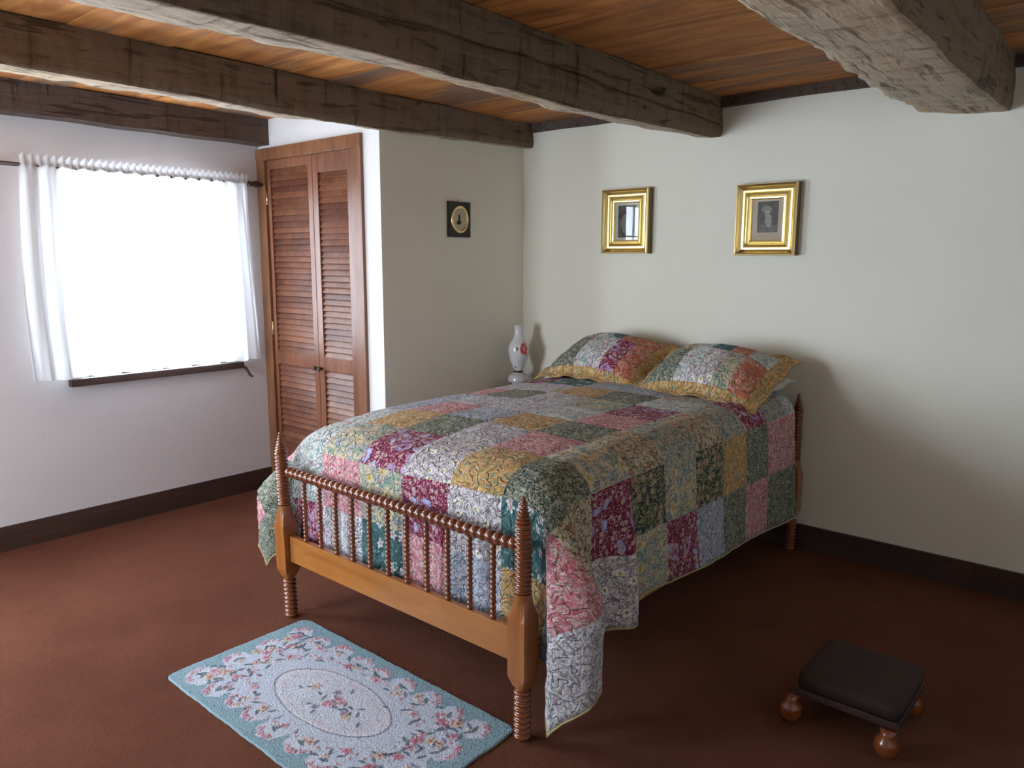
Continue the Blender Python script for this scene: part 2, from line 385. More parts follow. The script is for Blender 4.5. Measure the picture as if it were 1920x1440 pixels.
# ------------------------------------------------------------------ windows (sashes, panes)
M_sash = mat_plain('white painted sash', (.75, .75, .73), .5)
for k, (side, a0, a1, z0, z1) in enumerate(WIN):
    root = empty('window_%d' % (k+1)); tag(root, kind='structure')
    def wb(name, u0, u1, v0, v1, d0, d1, m, parent=root):
        # u along the wall, v up, d outwards from the inner face
        if side == 'left': b = box(XL-d1, XL-d0, u0, u1, v0, v1, .002)
        else: b = box(u0, u1, YF-d1, YF-d0, v0, v1, .002)
        return obj(name, b, m, parent)
    t = .035
    wb('jamb', a0, a0+.02, z0, z1, .0, .15, M_sash); wb('jamb', a1-.02, a1, z0, z1, .0, .15, M_sash)
    wb('head', a0, a1, z1-.02, z1, .0, .15, M_sash)
    cas = M_dark if k == 0 else M_casing
    zm = (z0+z1)/2
    for (s0, s1, dd) in ((z0, zm+.02, .05), (zm-.02, z1-.02, .085)):
        bm = bmesh.new()
        def add(u0, u1, v0, v1):
            if side == 'left': box(XL-dd-.03, XL-dd, u0, u1, v0, v1, bm=bm)
            else: box(u0, u1, YF-dd-.03, YF-dd, v0, v1, bm=bm)
        add(a0+.02, a0+.02+t, s0, s1); add(a1-.02-t, a1-.02, s0, s1)
        add(a0+.02+t, a1-.02-t, s0, s0+t); add(a0+.02+t, a1-.02-t, s1-t, s1)
        sash = obj('sash', bm, M_sash, root)
        nu = 3; iu0 = a0+.02+t; iu1 = a1-.02-t
        for i in range(nu):
            u0 = iu0+(iu1-iu0)*i/nu; u1 = iu0+(iu1-iu0)*(i+1)/nu
            if side == 'left': pb = box(XL-dd-.017, XL-dd-.013, u0, u1, s0+t, s1-t)
            else: pb = box(u0, u1, YF-dd-.017, YF-dd-.013, s0+t, s1-t)
            obj('pane', pb, M_glass, sash)
            if i:
                if side == 'left': pb = box(XL-dd-.025, XL-dd-.005, u0-.008, u0+.008, s0+t, s1-t)
                else: pb = box(u0-.008, u0+.008, YF-dd-.025, YF-dd-.005, s0+t, s1-t)
                obj('muntin', pb, M_sash, sash)
        vz = (s0+s1)/2
        if side == 'left': pb = box(XL-dd-.025, XL-dd-.005, iu0, iu1, vz-.008, vz+.008)
        else: pb = box(iu0, iu1, YF-dd-.025, YF-dd-.005, vz-.008, vz+.008)
        obj('muntin', pb, M_sash, sash)
    if k > 0:
        for (u0, u1, v0, v1) in ((a0-.07, a0, z0-.02, z1+.07), (a1, a1+.07, z0-.02, z1+.07), (a0-.07, a1+.07, z1, z1+.07)):
            if side == 'left': obj('casing', box(XL, XL+.015, u0, u1, v0, v1, .002), M_casing, root)
            else: obj('casing', box(u0, u1, YF, YF+.015, v0, v1, .002), M_casing, root)
    # sill
    if side == 'left': obj('sill', box(XL-.05, XL+.05, a0-.05, a1+.07, z0-.045, z0, .004), M_dark, root)
    else: obj('sill', box(a0-.05, a1+.05, YF-.05, YF+.05, z0-.045, z0, .004), M_dark, root)

# curtain rod and curtain of the window by the closet
XC = XL+.09
rodp = empty('curtain_rod', (XC, -2.0, 2.115)); tag(rodp, 'dark wooden curtain rod with turned finial on the left wall beside the louvred closet', 'curtain rod')
obj('rod', tube([(0, -.95, 0), (0, .56, 0)], .011, 12), M_dark, rodp, smooth=True)
Mx = Matrix.Rotation(-PI/2, 4, 'X')
fp = [(.011, 0), (.020, .004), (.020, .016), (.013, .022), (.016, .03), (.021, .045), (.024, .062), (.020, .082), (.012, .095), (.014, .1), (.005, .112)]
obj('finial', lathe(fp, 16, M=Matrix.Translation((0, .56, 0)) @ Mx), M_dark, rodp, smooth=True)
for yy in (.50, -.90):
    obj('bracket', box(-.09, .0, yy-.008, yy+.008, -.012, .004), M_dark, rodp)
def curtain(name, y0, y1, z0, z1, xc, seed, label, folds=15, spread=.03):
    bm = bmesh.new(); ny = 260; nz = 44; rnd = random.Random(seed)
    ph = [rnd.uniform(0, 6.28) for _ in range(6)]
    rows = []
    for j in range(nz+1):
        v = j/nz; z = z1+(z0-z1)*v; row = []
        for i in range(ny+1):
            u = i/ny
            uu = u+.012*math.sin(6*u+ph[0]+2.5*v)
            amp = .008+.022*sm01(v*3) if z < z1-.06 else .010
            f = math.sin(2*PI*folds*uu+ph[1]+.8*math.sin(3*v))+.35*math.sin(2*PI*folds*1.9*uu+ph[2]+v*2)
            ru = 1.0
            if z > z1-.055:    # ruffled heading above the rod
                f = math.sin(2*PI*folds*2.3*u+ph[3])*1.2
            yy = y0+(y1-y0)*u + (u-.5)*spread*sm01(v*1.2)*2
            x = xc+.010+amp*f*.75
            if abs(z-(z1-.055)) < .02: x = xc+.014+.003*f
            zz = z
            if j == nz: zz += .004*math.sin(40*u)
            if j == 0: zz += .010*math.sin(2*PI*folds*2.3*u+ph[3])
            row.append(bm.verts.new((x-xc, yy-(y0+y1)/2, zz-z0)))
        rows.append(row)
    for j in range(nz):
        for i in range(ny): bm.faces.new((rows[j][i], rows[j][i+1], rows[j+1][i+1], rows[j+1][i]))
    o = obj(name, bm, M_curtain, loc=(xc, (y0+y1)/2, z0), smooth=True)
    tag(o, label, 'curtain'); return o
curtain('curtain', -2.78, -1.45, .945, 2.170, XC, 3, 'white gathered voile curtain hanging from the dark rod beside the closet')
# small hold-back hook below the sill end
hk = obj('curtain_hook', tube([(0, 0, 0), (.02, 0, -.005), (.035, .01, -.03), (.04, .02, -.055), (.055, .032, -.065)], [.010, .010, .009, .010, .006], 8), M_dark, loc=(XL, -1.485, .885), smooth=True)
tag(hk, 'small dark curved hook under the end of the window sill', 'hook')

# ------------------------------------------------------------------ beams
def beam(name, xl, xr, zb, label, y1=YF, crack=None, notch=None, seed=0, wane=.05, lw=None):
    rnd = random.Random(seed)
    ny = int((YB-y1)/.018); bm = bmesh.new(); rows = []; mi = []
    nr, nu, nl = 18, 12, 8
    for j in range(ny+1):
        y = YB-(YB-y1)*j/ny
        zbr = zb(y); xlw = (lw(y) if lw else xl)
        xlw += .018*noise.noise(Vector((seed, y*11, 3)))+.012*noise.noise(Vector((seed*3.1, y*4, 0)))+.03*noise.noise(Vector((seed*5.1, y*1.3, 7)))
        row = []
        zc_ = crack(y) if crack else None
        for i in range(nr+1):       # right face from the top down
            f = i/nr; z = ZC+.0+(zbr-ZC)*f
            push = 0
            if zc_ is not None:
                kc = 9
                if i < kc: z = ZC+(zc_+.005-ZC)*i/(kc-1)
                elif i == kc: z = zc_; push = .050
                elif i == kc+1: z = zc_-.005
                else: z = (zc_-.005)+(zbr-(zc_-.005))*(i-kc-1)/(nr-kc-1)
            if notch and notch[0] < y < notch[1] and notch[2] < z < notch[3]: push = .06
            nz = .010*noise.noise(Vector((y*3, z*9, seed)))+.005*noise.noise(Vector((y*17, z*6, seed+4)))
            x = xr+nz-push - (.012*sm01((f-.85)/.15))
            row.append((x, z))
        for i in range(1, nu+1):    # underside towards the left with a waney edge
            f = i/nu; x = xr-.012+(xlw-xr+.012)*f
            z = zbr+wane*(f**2.2)*(1+.6*noise.noise(Vector((y*2.4, seed, 1))))+.012*f*noise.noise(Vector((y*9, f, seed+31)))+.006*noise.noise(Vector((y*5, x*14, seed+9)))+.004*noise.noise(Vector((y*22, x*30, seed+2)))
            row.append((x, z))
        zl = row[-1][1]
        for i in range(1, nl+1):
            f = i/nl; z = zl+(ZC-zl)*f; x = xlw+(xl-xlw)*sm01(f*1.6)+.008*noise.noise(Vector((y*3, z*8, seed+20)))
            row.append((x, z))
        rows.append([bm.verts.new((x, y, z)) for x, z in row])
    n = len(rows[0])
    for j in range(ny):
        for i in range(n-1):
            f = bm.faces.new((rows[j][i], rows[j+1][i], rows[j+1][i+1], rows[j][i+1]))
            yy = (rows[j][i].co.y)
            th = nr+ (0 if noise.noise(Vector((yy*2.2, seed, 3))) > -.25 else 1)
            f.material_index = 1 if (i >= th and i < nr+nu+2) else 0
            f.smooth = True
    bm.faces.new(rows[0][::-1]); bm.faces.new(rows[-1])
    me_o = obj(name, bm, [M_beam, M_beampale])
    for p in me_o.data.polygons: p.use_smooth = len(p.vertices) == 4
    tag(me_o, label, 'beam', 'hewn ceiling beams')
    return me_o
beam('ceiling_beam', 1.20, 1.485, lambda y: interp(-y, [0, .08, 1.3, 1.9, 2.5, 3.1, 5.3], [2.325, 2.314, 2.283, 2.285, 2.290, 2.278, 2.28]),
     'massive dark hewn beam with a long crack and a small mortise hole, spanning above the bed',
     crack=lambda y: interp(-y, [0, .4, .9, 1.3, 1.55, 1.85, 2.3, 2.55, 2.7, 5.3], [2.392, 2.398, 2.402, 2.413, 2.427, 2.419, 2.418, 2.407, 2.403, 2.40])+.004*math.sin(y*13),
     notch=(-.80, -.66, 2.455, 2.482), seed=1, wane=.055,
     lw=lambda y: interp(-y, [0, .36, .8, 1.2, 1.56, 2.1, 2.3, 2.7, 2.9, 5.3], [1.27, 1.22, 1.21, 1.20, 1.235, 1.225, 1.20, 1.14, 1.135, 1.15]))
beam('ceiling_beam', -.13, .085, lambda y: interp(-y, [0, 1.0, 1.4, 2.0, 2.3, 5.3], [2.387, 2.358, 2.343, 2.339, 2.350, 2.35]),
     'thinner dark beam running over the corner of the closet, pale waney underside', seed=5, wane=.03,
     lw=lambda y: interp(-y, [0, 1.35, 1.6, 1.75, 1.97, 2.15, 5.3], [-.10, -.09, -.05, -.11, -.165, -.175, -.17]))
beam('ceiling_beam', 2.62, 2.90, lambda y: 2.30+.01*math.sin(y*2), 'weathered grey beam nearest the camera at the upper edge of the picture', seed=9, wane=.04,
     lw=lambda y: 2.52)
# wall plates (timbers lying along the walls under the planks)
def plate(name, x0, x1, y0, y1, z0, label, alongx=True, seed=3):
    bm = bmesh.new(); n = 90
    rows = []
    for j in range(n+1):
        f = j/n; pts = []
        if alongx:
            x = x0+(x1-x0)*f
            for (yy, zz) in ((y1, z0), (y0, z0), (y0, z0+.5*(ZC-z0)), (y0, ZC), (y1, ZC)):
                k = noise.noise(Vector((x*3, zz*5, seed)))*.008
                pts.append((x, yy+(k if yy == y0 else 0), zz+(k if zz == z0 else 0)))
        else:
            yv = y0+(y1-y0)*f
            for (xx, zz) in ((x0, z0), (x1, z0), (x1, z0+.5*(ZC-z0)), (x1, ZC), (x0, ZC)):
                k = noise.noise(Vector((yv*3, zz*5, seed)))*.008
                pts.append((xx+(k if xx == x1 else 0), yv, zz+(k if zz == z0 else 0)))
        rows.append([bm.verts.new(p) for p in pts])
    for j in range(n):
        for i in range(5): bm.faces.new((rows[j][i], rows[j+1][i], rows[j+1][(i+1) % 5], rows[j][(i+1) % 5]))
    bm.faces.new(rows[0]); bm.faces.new(rows[-1][::-1])
    o = obj(name, bm, M_plate); tag(o, label, 'beam'); return o
plate('wall_plate', .095, XR, -.035, 0, 2.487, 'low dark timber plate along the top of the back wall')
plate('wall_plate', XL, XL+.135, YF, -DC, 2.375, 'dark timber plate above the window, ending at the closet', alongx=False, seed=8)

# ------------------------------------------------------------------ closet door
trim = empty('trim_1', (0, -DC, 0)); tag(trim, kind='structure')
def cas(x0, x1, z0, z1, d=.022):
    return obj('casing', box(x0, x1, -d, 0, z0, z1, .003), M_casing, trim)
cas(XL, DX0, 0, DZ); cas(DX1, -.150, 0, DZ); cas(XL, -.150, DZ, 2.352, .026)
for (a, b, c, d) in ((XL+.005, DX0, 0, DZ), (DX1, -.16, 0, DZ), (DX0, DX1, DZ, DZ+.03)):
    obj('jamb', box(a if a > XL+.01 else DX0-.004, b if a != DX1 else DX1+.004, 0, .104, c, d if c else d), M_casing, trim) if c == 0 else obj('jamb', box(a, b, 0, .104, DZ-.003, DZ+.004), M_casing, trim)
door = empty('door_1', (0, -DC, 0)); tag(door, kind='structure')
slat_me = {}
def leaf(x0, x1, swing, hinge_left):
    # frame: stiles, rails; coordinates relative to the door root
    yb0, yb1 = -.006, .026
    st = .045 if hinge_left else .040
    bm = bmesh.new()
    sl, sr = (.035, .048) if hinge_left else (.055, .062)
    box(x0, x0+sl, yb0, yb1, .012, DZ-.004, .003, bm=bm); box(x1-sr, x1, yb0, yb1, .012, DZ-.004, .003, bm=bm)
    zt = 2.215 if hinge_left else 2.160; rails = [(.012, .16), (.905, .995), (zt, DZ-.004)]
    for a, b in rails: box(x0+sl, x1-sr, yb0+.002, yb1-.002, a, b, .002, bm=bm)
    lf = obj('door_leaf', bm, M_door, door)
    w = (x1-sr)-(x0+sl)
    key = round(w, 3)
    if key not in slat_me:
        b = box(-w/2, w/2, -.0215, .0215, -.0035, .0035, .0015); me = bpy.data.meshes.new('slat'); b.to_mesh(me); b.free(); me.materials.append(M_slat); slat_me[key] = me
    xc = (x0+sl+x1-sr)/2
    for (a, b) in ((.16, .905), (.995, zt)):
        n = int((b-a)/.0375)
        for i in range(n):
            z = a+(i+.5)*(b-a)/n
            o = mesh_obj('slat', slat_me[key], M_slat, lf, (xc, .010, z), (math.radians(66)+random.uniform(-.04, .04), 0, 0))
    kx = x1-.020 if hinge_left else x0+.028
    kp = [(.008, 0), (.007, .010), (.012, .016), (.016, .024), (.012, .031), (.004, .033)]
    obj('knob', lathe(kp, 14, M=Matrix.Translation((kx, yb0, .915)) @ Matrix.Rotation(PI/2, 4, 'X')), M_dark, lf, smooth=True)
    return lf
xm = -.655
l1 = leaf(DX0+.006, xm-.002, 0, True); l2 = leaf(xm+.002, DX1-.004, 0, False)
for z in (2.03, 1.15, .25):
    obj('hinge', tube([(DX0+.003, -.012, z-.045), (DX0+.003, -.012, z+.045)], .006, 8), M_brass, l1, smooth=True)
# inside the closet, behind the slats
# ------------------------------------------------------------------ bed
FX0, FX1, FY = .630, 2.012, -2.400
bed = empty('bed', (FX0, FY, 0)); tag(bed, 'low wooden spool-turned bed with spindle footboard in honey and cherry stain', 'bed')
def beads(z0, z1, n, r0, amp, steps=6, taper=None):
    out = []
    for i in range(n):
        for s_ in range(steps):
            f = s_/steps; z = z0+(z1-z0)*(i+f)/n
            g = math.sin(PI*f)**.5 if f > 0 else 0
            t = taper((z-z0)/(z1-z0)) if taper else 1
            out.append(((r0+amp*g)*t, z))
    out.append((r0*(taper(1) if taper else 1), z1)); return out
def post(px, py, tilt=0.0, h=.862):
    bm = bmesh.new()
    lathe([(.024, 0)]+beads(.003, .185, 9, .0170, .0140), 24, bm)
    # square block with rounded shoulders
    w = .037; prof = [(.185, .023, 1), (.20, .030, .6), (.235, w, 0), (.440, w, 0), (.475, .034, .5), (.505, .031, .9), (.530, .029, 1)]
    rings = []
    for z, rad, rnd in prof:
        ring = []
        for k in range(24):
            a = 2*PI*k/24; ca, sa = math.cos(a), math.sin(a)
            m = max(abs(ca), abs(sa)); sq = min(1/m, 1.41)
            rr = rad*(sq*(1-rnd)+rnd)
            ring.append(bm.verts.new((rr*ca, rr*sa, z)))
        rings.append(ring)
    for i in range(len(rings)-1):
        for k in range(24):
            f = bm.faces.new((rings[i][k], rings[i][(k+1) % 24], rings[i+1][(k+1) % 24], rings[i+1][k])); f.material_index = 1
    tz = h-.862
    lathe(beads(.528, .772+tz, 15, .0165, .0135)+beads(.773+tz, h, 7, .0075, .0215, taper=lambda f: 1-.80*f), 24, bm)
    o = obj('post', bm, [M_spool, M_block], bed, (px-FX0, py-FY, 0), (0, tilt, 0))
    for p in o.data.polygons: p.use_smooth = p.material_index == 0
    return o
post(FX0, FY, -.035); post(FX1, FY)
HY = -.075
post(FX0-.01, HY, 0, .90); post(FX1+.035, HY, 0, .90)
obj('footboard_rail', box(.03, FX1-FX0-.03, -.012, .014, .275, .395, .004), M_maple, bed)
obj('headboard_panel', box(.02, FX1-FX0+.01, HY-FY-.012, HY-FY+.012, .30, .74, .004), M_maple, bed)
for sx in (-.005, FX1-FX0-.025):
    obj('side_rail', box(sx, sx+.028, .03, HY-FY-.03, .235, .355, .004), M_maple, bed)
Mr = Matrix.Translation((.020, 0, .690)) @ Matrix.Rotation(PI/2, 4, 'Y')
obj('top_rail', lathe(beads(0, FX1-FX0-.040, 38, .0135, .0105, 7), 16, M=Mr), M_spoolrail, bed, smooth=True)
obj('top_rail', lathe(beads(0, FX1-FX0-.02, 38, .0135, .0085, 5), 12, M=Matrix.Translation((.01, HY-FY, .80)) @ Matrix.Rotation(PI/2, 4, 'Y')), M_spoolrail, bed, smooth=True)
bm = lathe(beads(.392, .680, 16, .0060, .0055, 6), 12); spm = bpy.data.meshes.new('spindle'); bm.to_mesh(spm); bm.free(); spm.materials.append(M_spool)
for p in spm.polygons: p.use_smooth = True
for i in range(11):
    mesh_obj('spindle', spm, M_spool, bed, (.771-FX0+i*.1107, 0, 0))

# mattress and base
mt = obj('mattress', box(.625, 2.01, -2.24, -.125, .47, .835, .08), M_sheet, smooth=True)
tag(mt, 'thick mattress in a grey white sheet, under the patchwork quilt', 'mattress')
bs = obj('box_spring', box(.66, 1.985, -2.30, -.125, .26, .468, .02), M_sheet)
tag(bs, 'box spring resting inside the bed rails under the mattress', 'box spring')

# ------------------------------------------------------------------ quilt
XFR, XFL, BF, ZT, R = 1.93, .70, 2.20, .915, .14
ab = [-.02, .295, .555, .815, 1.075, 1.335, 1.595, 1.855, 2.115, 2.375, 2.65]
bb = [.17, .27, .53, .79, 1.05, 1.31, 1.57, 1.83, 2.09, 2.375, 2.635, 2.92]
# rows from the head (b small) to the foot hem; columns from the left hem to the right hem
QG = ['GLBVLLVCPG',
      'GLBTLLVAPG',
      'PWBTLLABGP',
      'WLVVOGCAOG',
      'GBPGVYBKRL',
      'LGLVVCPAYB',
      'BWLPLOGKRY',
      'WPCOGVPYBW',
      'GPCYBWOGKL',
      'PGCPYBWTPV',
      'GGBVTPLOLV']
KT = 12
def sub(bounds):
    out = []
    for a, b in zip(bounds[:-1], bounds[1:]):
        n = max(8, int(round((b-a)/.0205)))
        out += [a+(b-a)*i/n for i in range(n)]
    return out+[bounds[-1]]
def arc(r):
    if r < R*PI/2: return R*math.sin(r/R), R*(1-math.cos(r/R))
    return R, R+(r-R*PI/2)
PR = ([0, 14, 26, 35, 45, 58, 72, 90], [2.10, 2.185, 2.285, 2.262, 2.118, 2.085, 2.045, 1.93], [-2.20, -2.235, -2.31, -2.375, -2.42, -2.345, -2.325, -2.34])
PL = ([0, 12, 24, 34, 48, 60, 74, 90], [.54, .45, .365, .36, .47, .555, .60, .70], [-2.20, -2.26, -2.345, -2.395, -2.415, -2.37, -2.335, -2.34])
def quilt_point(a, b):
    dome = .012*math.exp(-((a-1.3)/.5)**2)
    wr = .0045*noise.noise(Vector((a*4, b*4, 2)))+.0035*noise.noise(Vector((a*11, b*11, 5)))+.0028*noise.noise(Vector((a*24, b*24, 8)))
    p = a-XFR if a > XFR else (XFL-a if a < XFL else 0); sgn = 1 if a > 1.3 else -1
    q = max(0, b-BF); xf = XFR if sgn > 0 else XFL
    hemk = interp(b, [.1, 1.1, 1.74, 1.82, 1.92, 2.2], [1.10, .99, .90, .98, 1.03, .97]) if sgn > 0 else 1.0
    sag = -.045*sm01((b-1.80)/.55)*(1.0 if a < 1.3 else 1-.6*sm01((a-1.3)/.5))-.015*sm01((.95-a)/.3)
    SG = max(0.0, 1-max(p, q)/.5)
    if p <= 0 and q <= 0: return Vector((a, -b, ZT+dome+wr+sag))
    if q <= 0:
        out, dr = arc(p); d = max(0, p-R*PI/2); df = min(1, d/.5)
        if d > 0: dr = R+d*hemk
        wv = (.055*math.exp(-((b-1.895)/.055)**2) - .020*math.exp(-((b-1.80)/.03)**2) - .02*math.exp(-((b-2.04)/.06)**2))*sm01(d/.30+.15) if sgn > 0 else .02*math.sin(b*7)*df
        wv += .010*math.sin(b*5.3+1)*df*sm01((1.75-b)/.2)
        out += .03*df+wv+wr*1.5
        return Vector((xf+sgn*out, -b, ZT+sag*SG+dome+wr*.3-dr))
    if p <= 0:
        out, dr = arc(q); d = max(0, q-R*PI/2)
        edge = sm01(min(a-XFL, XFR-a)/.15)
        wv = (.010*math.sin(a*23)+.008*math.sin(a*41+2))*min(1, d/.25)*edge
        return Vector((a, -(BF+out*.97)+wr*1.5+wv*.8, ZT+sag*SG+dome*math.exp(-q*6)-dr))
    r = math.hypot(p, q)
    if sgn < 0 and r > .62: r = .62+(r-.62)*.72
    th = math.degrees(math.atan2(q, p)); out, dr = arc(r); d = max(0, r-R*PI/2)
    base = Vector((xf+sgn*out*math.cos(math.radians(th)), -(BF+out*math.sin(math.radians(th)))))
    if th < 1e-9: th = 0
    P = PR if sgn > 0 else PL
    tgt = Vector((interp(th, P[0], P[1]), interp(th, P[0], P[2])))
    # smooth the target polyline a little
    t2 = Vector((0, 0)); ww = 0
    for dd, w_ in ((-4, 1), (-2, 2), (0, 3), (2, 2), (4, 1)):
        tt = min(90, max(0, th+dd)); t2 += w_*Vector((interp(tt, P[0], P[1]), interp(tt, P[0], P[2]))); ww += w_
    tgt = t2/ww
    dd_ = min(1, d/.5)
    side = sm01(1-th/10)      # blend to the straight side drape at theta = 0
    flare = Vector((xf+sgn*(R+.03*dd_), -BF))
    footp = Vector((xf, -(BF+out*.97)))
    e = sm01((r-.10)/.42)
    pos = base.lerp(tgt, e)
    if th < 10: 
        o0, _ = arc(p); pos = pos.lerp(Vector((xf+sgn*(o0+.03*min(1, max(0, p-R*PI/2)/.5)), -BF-q)), 1-sm01(th/10))
    if th > 80: pos = pos.lerp(footp, sm01((th-80)/10))
    kk = math.sin(math.radians(2*th))**2
    if sgn > 0: k = (1-kk)*(hemk if th < 45 else 1.0)+kk*.895
    else: k = 1-kk*.16
    dr2 = dr if d <= 0 else R+d*k
    return Vector((pos.x+wr, pos.y+wr, ZT+sag*SG-dr2))
A, B = sub(ab), sub(bb)
verts = []; idx = {}
bm = bmesh.new(); uvl = bm.loops.layers.uv.new('UVMap'); grid = []
def quilt_vert(a, b):
    P = quilt_point(a, b)
    if min(abs(a-t) for t in ab) < 1e-6 or min(abs(b-t) for t in bb) < 1e-6:    # sewn seam, drawn in a little
        e = .006; n = (quilt_point(a+e, b)-quilt_point(a-e, b)).cross(quilt_point(a, b+e)-quilt_point(a, b-e))
        if n.length > 1e-9:
            n.normalize()
            P = P+n*.0035      # this cross product points inwards
    return P
for b in B: grid.append([bm.verts.new(quilt_vert(a, b)) for a in A])
for j in range(len(B)-1):
    bc = (B[j]+B[j+1])/2; rj = sum(bc > t for t in bb)-1
    for i in range(len(A)-1):
        ac = (A[i]+A[i+1])/2; ci = sum(ac > t for t in ab)-1
        f = bm.faces.new((grid[j][i], grid[j][i+1], grid[j+1][i+1], grid[j+1][i])); f.smooth = True
        f.material_index = FK.index(QG[rj][ci])
        for lp, (aa, b_) in zip(f.loops, ((A[i], B[j]), (A[i+1], B[j]), (A[i+1], B[j+1]), (A[i], B[j+1]))): lp[uvl].uv = (aa, b_)
hem = [grid[j][0].co.copy() for j in range(len(B))]+[v.co.copy() for v in grid[-1][1:]]+[grid[j][-1].co.copy() for j in range(len(B)-2, -1, -1)]
me = bpy.data.meshes.new('patchwork_quilt'); 
bmesh.ops.recalc_face_normals(bm, faces=bm.faces); bm.to_mesh(me); bm.free()
for m_ in FM: me.materials.append(m_)
me.materials.append(M_back)
quilt = bpy.data.objects.new('patchwork_quilt', me); C.objects.link(quilt)
# thickness (outer face keeps its place)
so = quilt.modifiers.new('thickness', 'SOLIDIFY'); so.thickness = .010; so.offset = -1; so.material_offset = len(FM); so.material_offset_rim = len(FM)
ctr = me.polygons[len(me.polygons)//2].normal
if sum(p.normal.z for p in me.polygons) < 0: me.flip_normals()
tag(quilt, 'floral patchwork quilt of burgundy, green, ochre, pink and white squares covering the bed', 'quilt')
obj('binding', tube(hem, .0045, 6), M_bind, quilt, smooth=True)

# ------------------------------------------------------------------ pillows
def pillow(name, w, h, T, mat_fn, label, M, flange=.05, cat='pillow', grp=None, mats=None, sag=.0, seed=0):
    n = 56; m_ = 40; bm = bmesh.new(); uvl = bm.loops.layers.uv.new('UVMap')
    def prof(u, v):
        iu = 1-flange/(w/2); iv = 1-flange/(h/2)
        uu = min(1, abs(u)/iu); vv = min(1, abs(v)/iv)
        t = T*((max(0, 1-uu**2.6))**.55)*((max(0, 1-vv**2.4))**.55)
        return max(t, .004)
    sides = []
    for s_ in (1, -1):
        g = []
        for j in range(m_+1):
            v = -1+2*j/m_; row = []
            for i in range(n+1):
                u = -1+2*i/n
                pinch = 1-.055*(1-abs(u)**1.5)*abs(v)**2; pin2 = 1-.04*(1-abs(v)**1.5)*abs(u)**2
                x = u*w/2*pin2; yv = v*h/2*pinch
                t = prof(u, v)*(1.0 if s_ > 0 else .55)
                wrk = .006*noise.noise(Vector((x*9, yv*9, seed+s_)))+.004*noise.noise(Vector((x*26, yv*22, seed)))
                fl = .008*math.sin(x*34+yv*31+seed)*max(0, (max(abs(u), abs(v))-.86)/.14)
                z = s_*(t+wrk*min(1, t/.03))+fl - sag*(u*u)*.5
                row.append(bm.verts.new((x, yv, z)))
            g.append(row)
        for j in range(m_):
            for i in range(n):
                q = (g[j][i], g[j][i+1], g[j+1][i+1], g[j+1][i]) if s_ > 0 else (g[j][i], g[j+1][i], g[j+1][i+1], g[j][i+1])
                f = bm.faces.new(q); f.smooth = True
                uc, vc = -1+2*(i+.5)/n, -1+2*(j+.5)/m_
                f.material_index = mat_fn(uc, vc, s_)
                for lp in f.loops: lp[uvl].uv = (lp.vert.co.x+seed*1.3, lp.vert.co.y+seed*.7)
        sides.append(g)
    bmesh.ops.remove_doubles(bm, verts=bm.verts, dist=.0002)
    # join the rims
    def rim(g): return [g[0][i] for i in range(n)]+[g[j][n] for j in range(m_)]+[g[m_][i] for i in range(n, 0, -1)]+[g[j][0] for j in range(m_, 0, -1)]
    r0, r1 = rim(sides[0]), rim(sides[1])
    for k in range(len(r0)):
        try:
            f = bm.faces.new((r0[k], r1[k], r1[(k+1) % len(r0)], r0[(k+1) % len(r0)])); f.material_index = mat_fn(1, 1, 1); f.smooth = True
        except Exception: pass
    me = bpy.data.meshes.new(name); bm.to_mesh(me); bm.free()
    for q in (mats or FM): me.materials.append(q)
    o = bpy.data.objects.new(name, me); C.objects.link(o); o.matrix_world = M
    tag(o, label, cat, grp); return o
def sham_fn(layout, flu=.16, flv=.24):
    cols = len(layout[0]); rows = len(layout)
    def fn(u, v, s_):
        if abs(u) > 1-flu or abs(v) > 1-flv: return FK.index('O')
        uu = (u+1-flu)/(2-2*flu); vv = (v+1-flv)/(2-2*flv); vv = .49*vv/.62 if vv < .62 else .5+.5*(vv-.62)/.38
        return FK.index(layout[min(rows-1, int(vv*rows))][min(cols-1, int(uu*cols))])
    return fn
def frame_mat(origin, ux, uy):
    ux = Vector(ux).normalized(); uy = Vector(uy); uy = (uy-ux*uy.dot(ux)).normalized(); uz = ux.cross(uy)
    return Matrix(((ux.x, uy.x, uz.x, origin[0]), (ux.y, uy.y, uz.y, origin[1]), (ux.z, uy.z, uz.z, origin[2]), (0, 0, 0, 1)))
# sleeping pillows underneath
for k, (px, lb) in enumerate(((.95, 'plain grey white pillow under the first patchwork sham, nearest the lamp'), (1.71, 'plain grey white pillow under the patchwork sham farther from the lamp'))):
    pillow('bed_pillow', .56 if k == 0 else .66, .42, .075, lambda u, v, s_: 0, lb, frame_mat((px, -.335, .955), (1, 0, 0), (0, 1, .10)), flange=.004, grp='plain pillows', mats=[M_sheet], seed=k+4)
pillow('pillow_sham', .76, .56, .115, sham_fn(['GGCWBS', 'GKCTSS'], .20), 'patchwork sham with ochre border, partly behind the other, nearest the lamp',
       frame_mat((.965, -.355, 1.035), (1, -.06, -.02), (.0, 1, .42)), grp='patchwork pillow shams', seed=1, sag=.09)
pillow('pillow_sham', .76, .56, .115, sham_fn(['GGCWYS', 'GKCTSC'], .17), 'patchwork sham with ochre border, in front at the outer corner of the bed',
       frame_mat((1.69, -.44, 1.03), (1, -.03, -.01), (.06, 1, .42)), grp='patchwork pillow shams', seed=2, sag=.09)

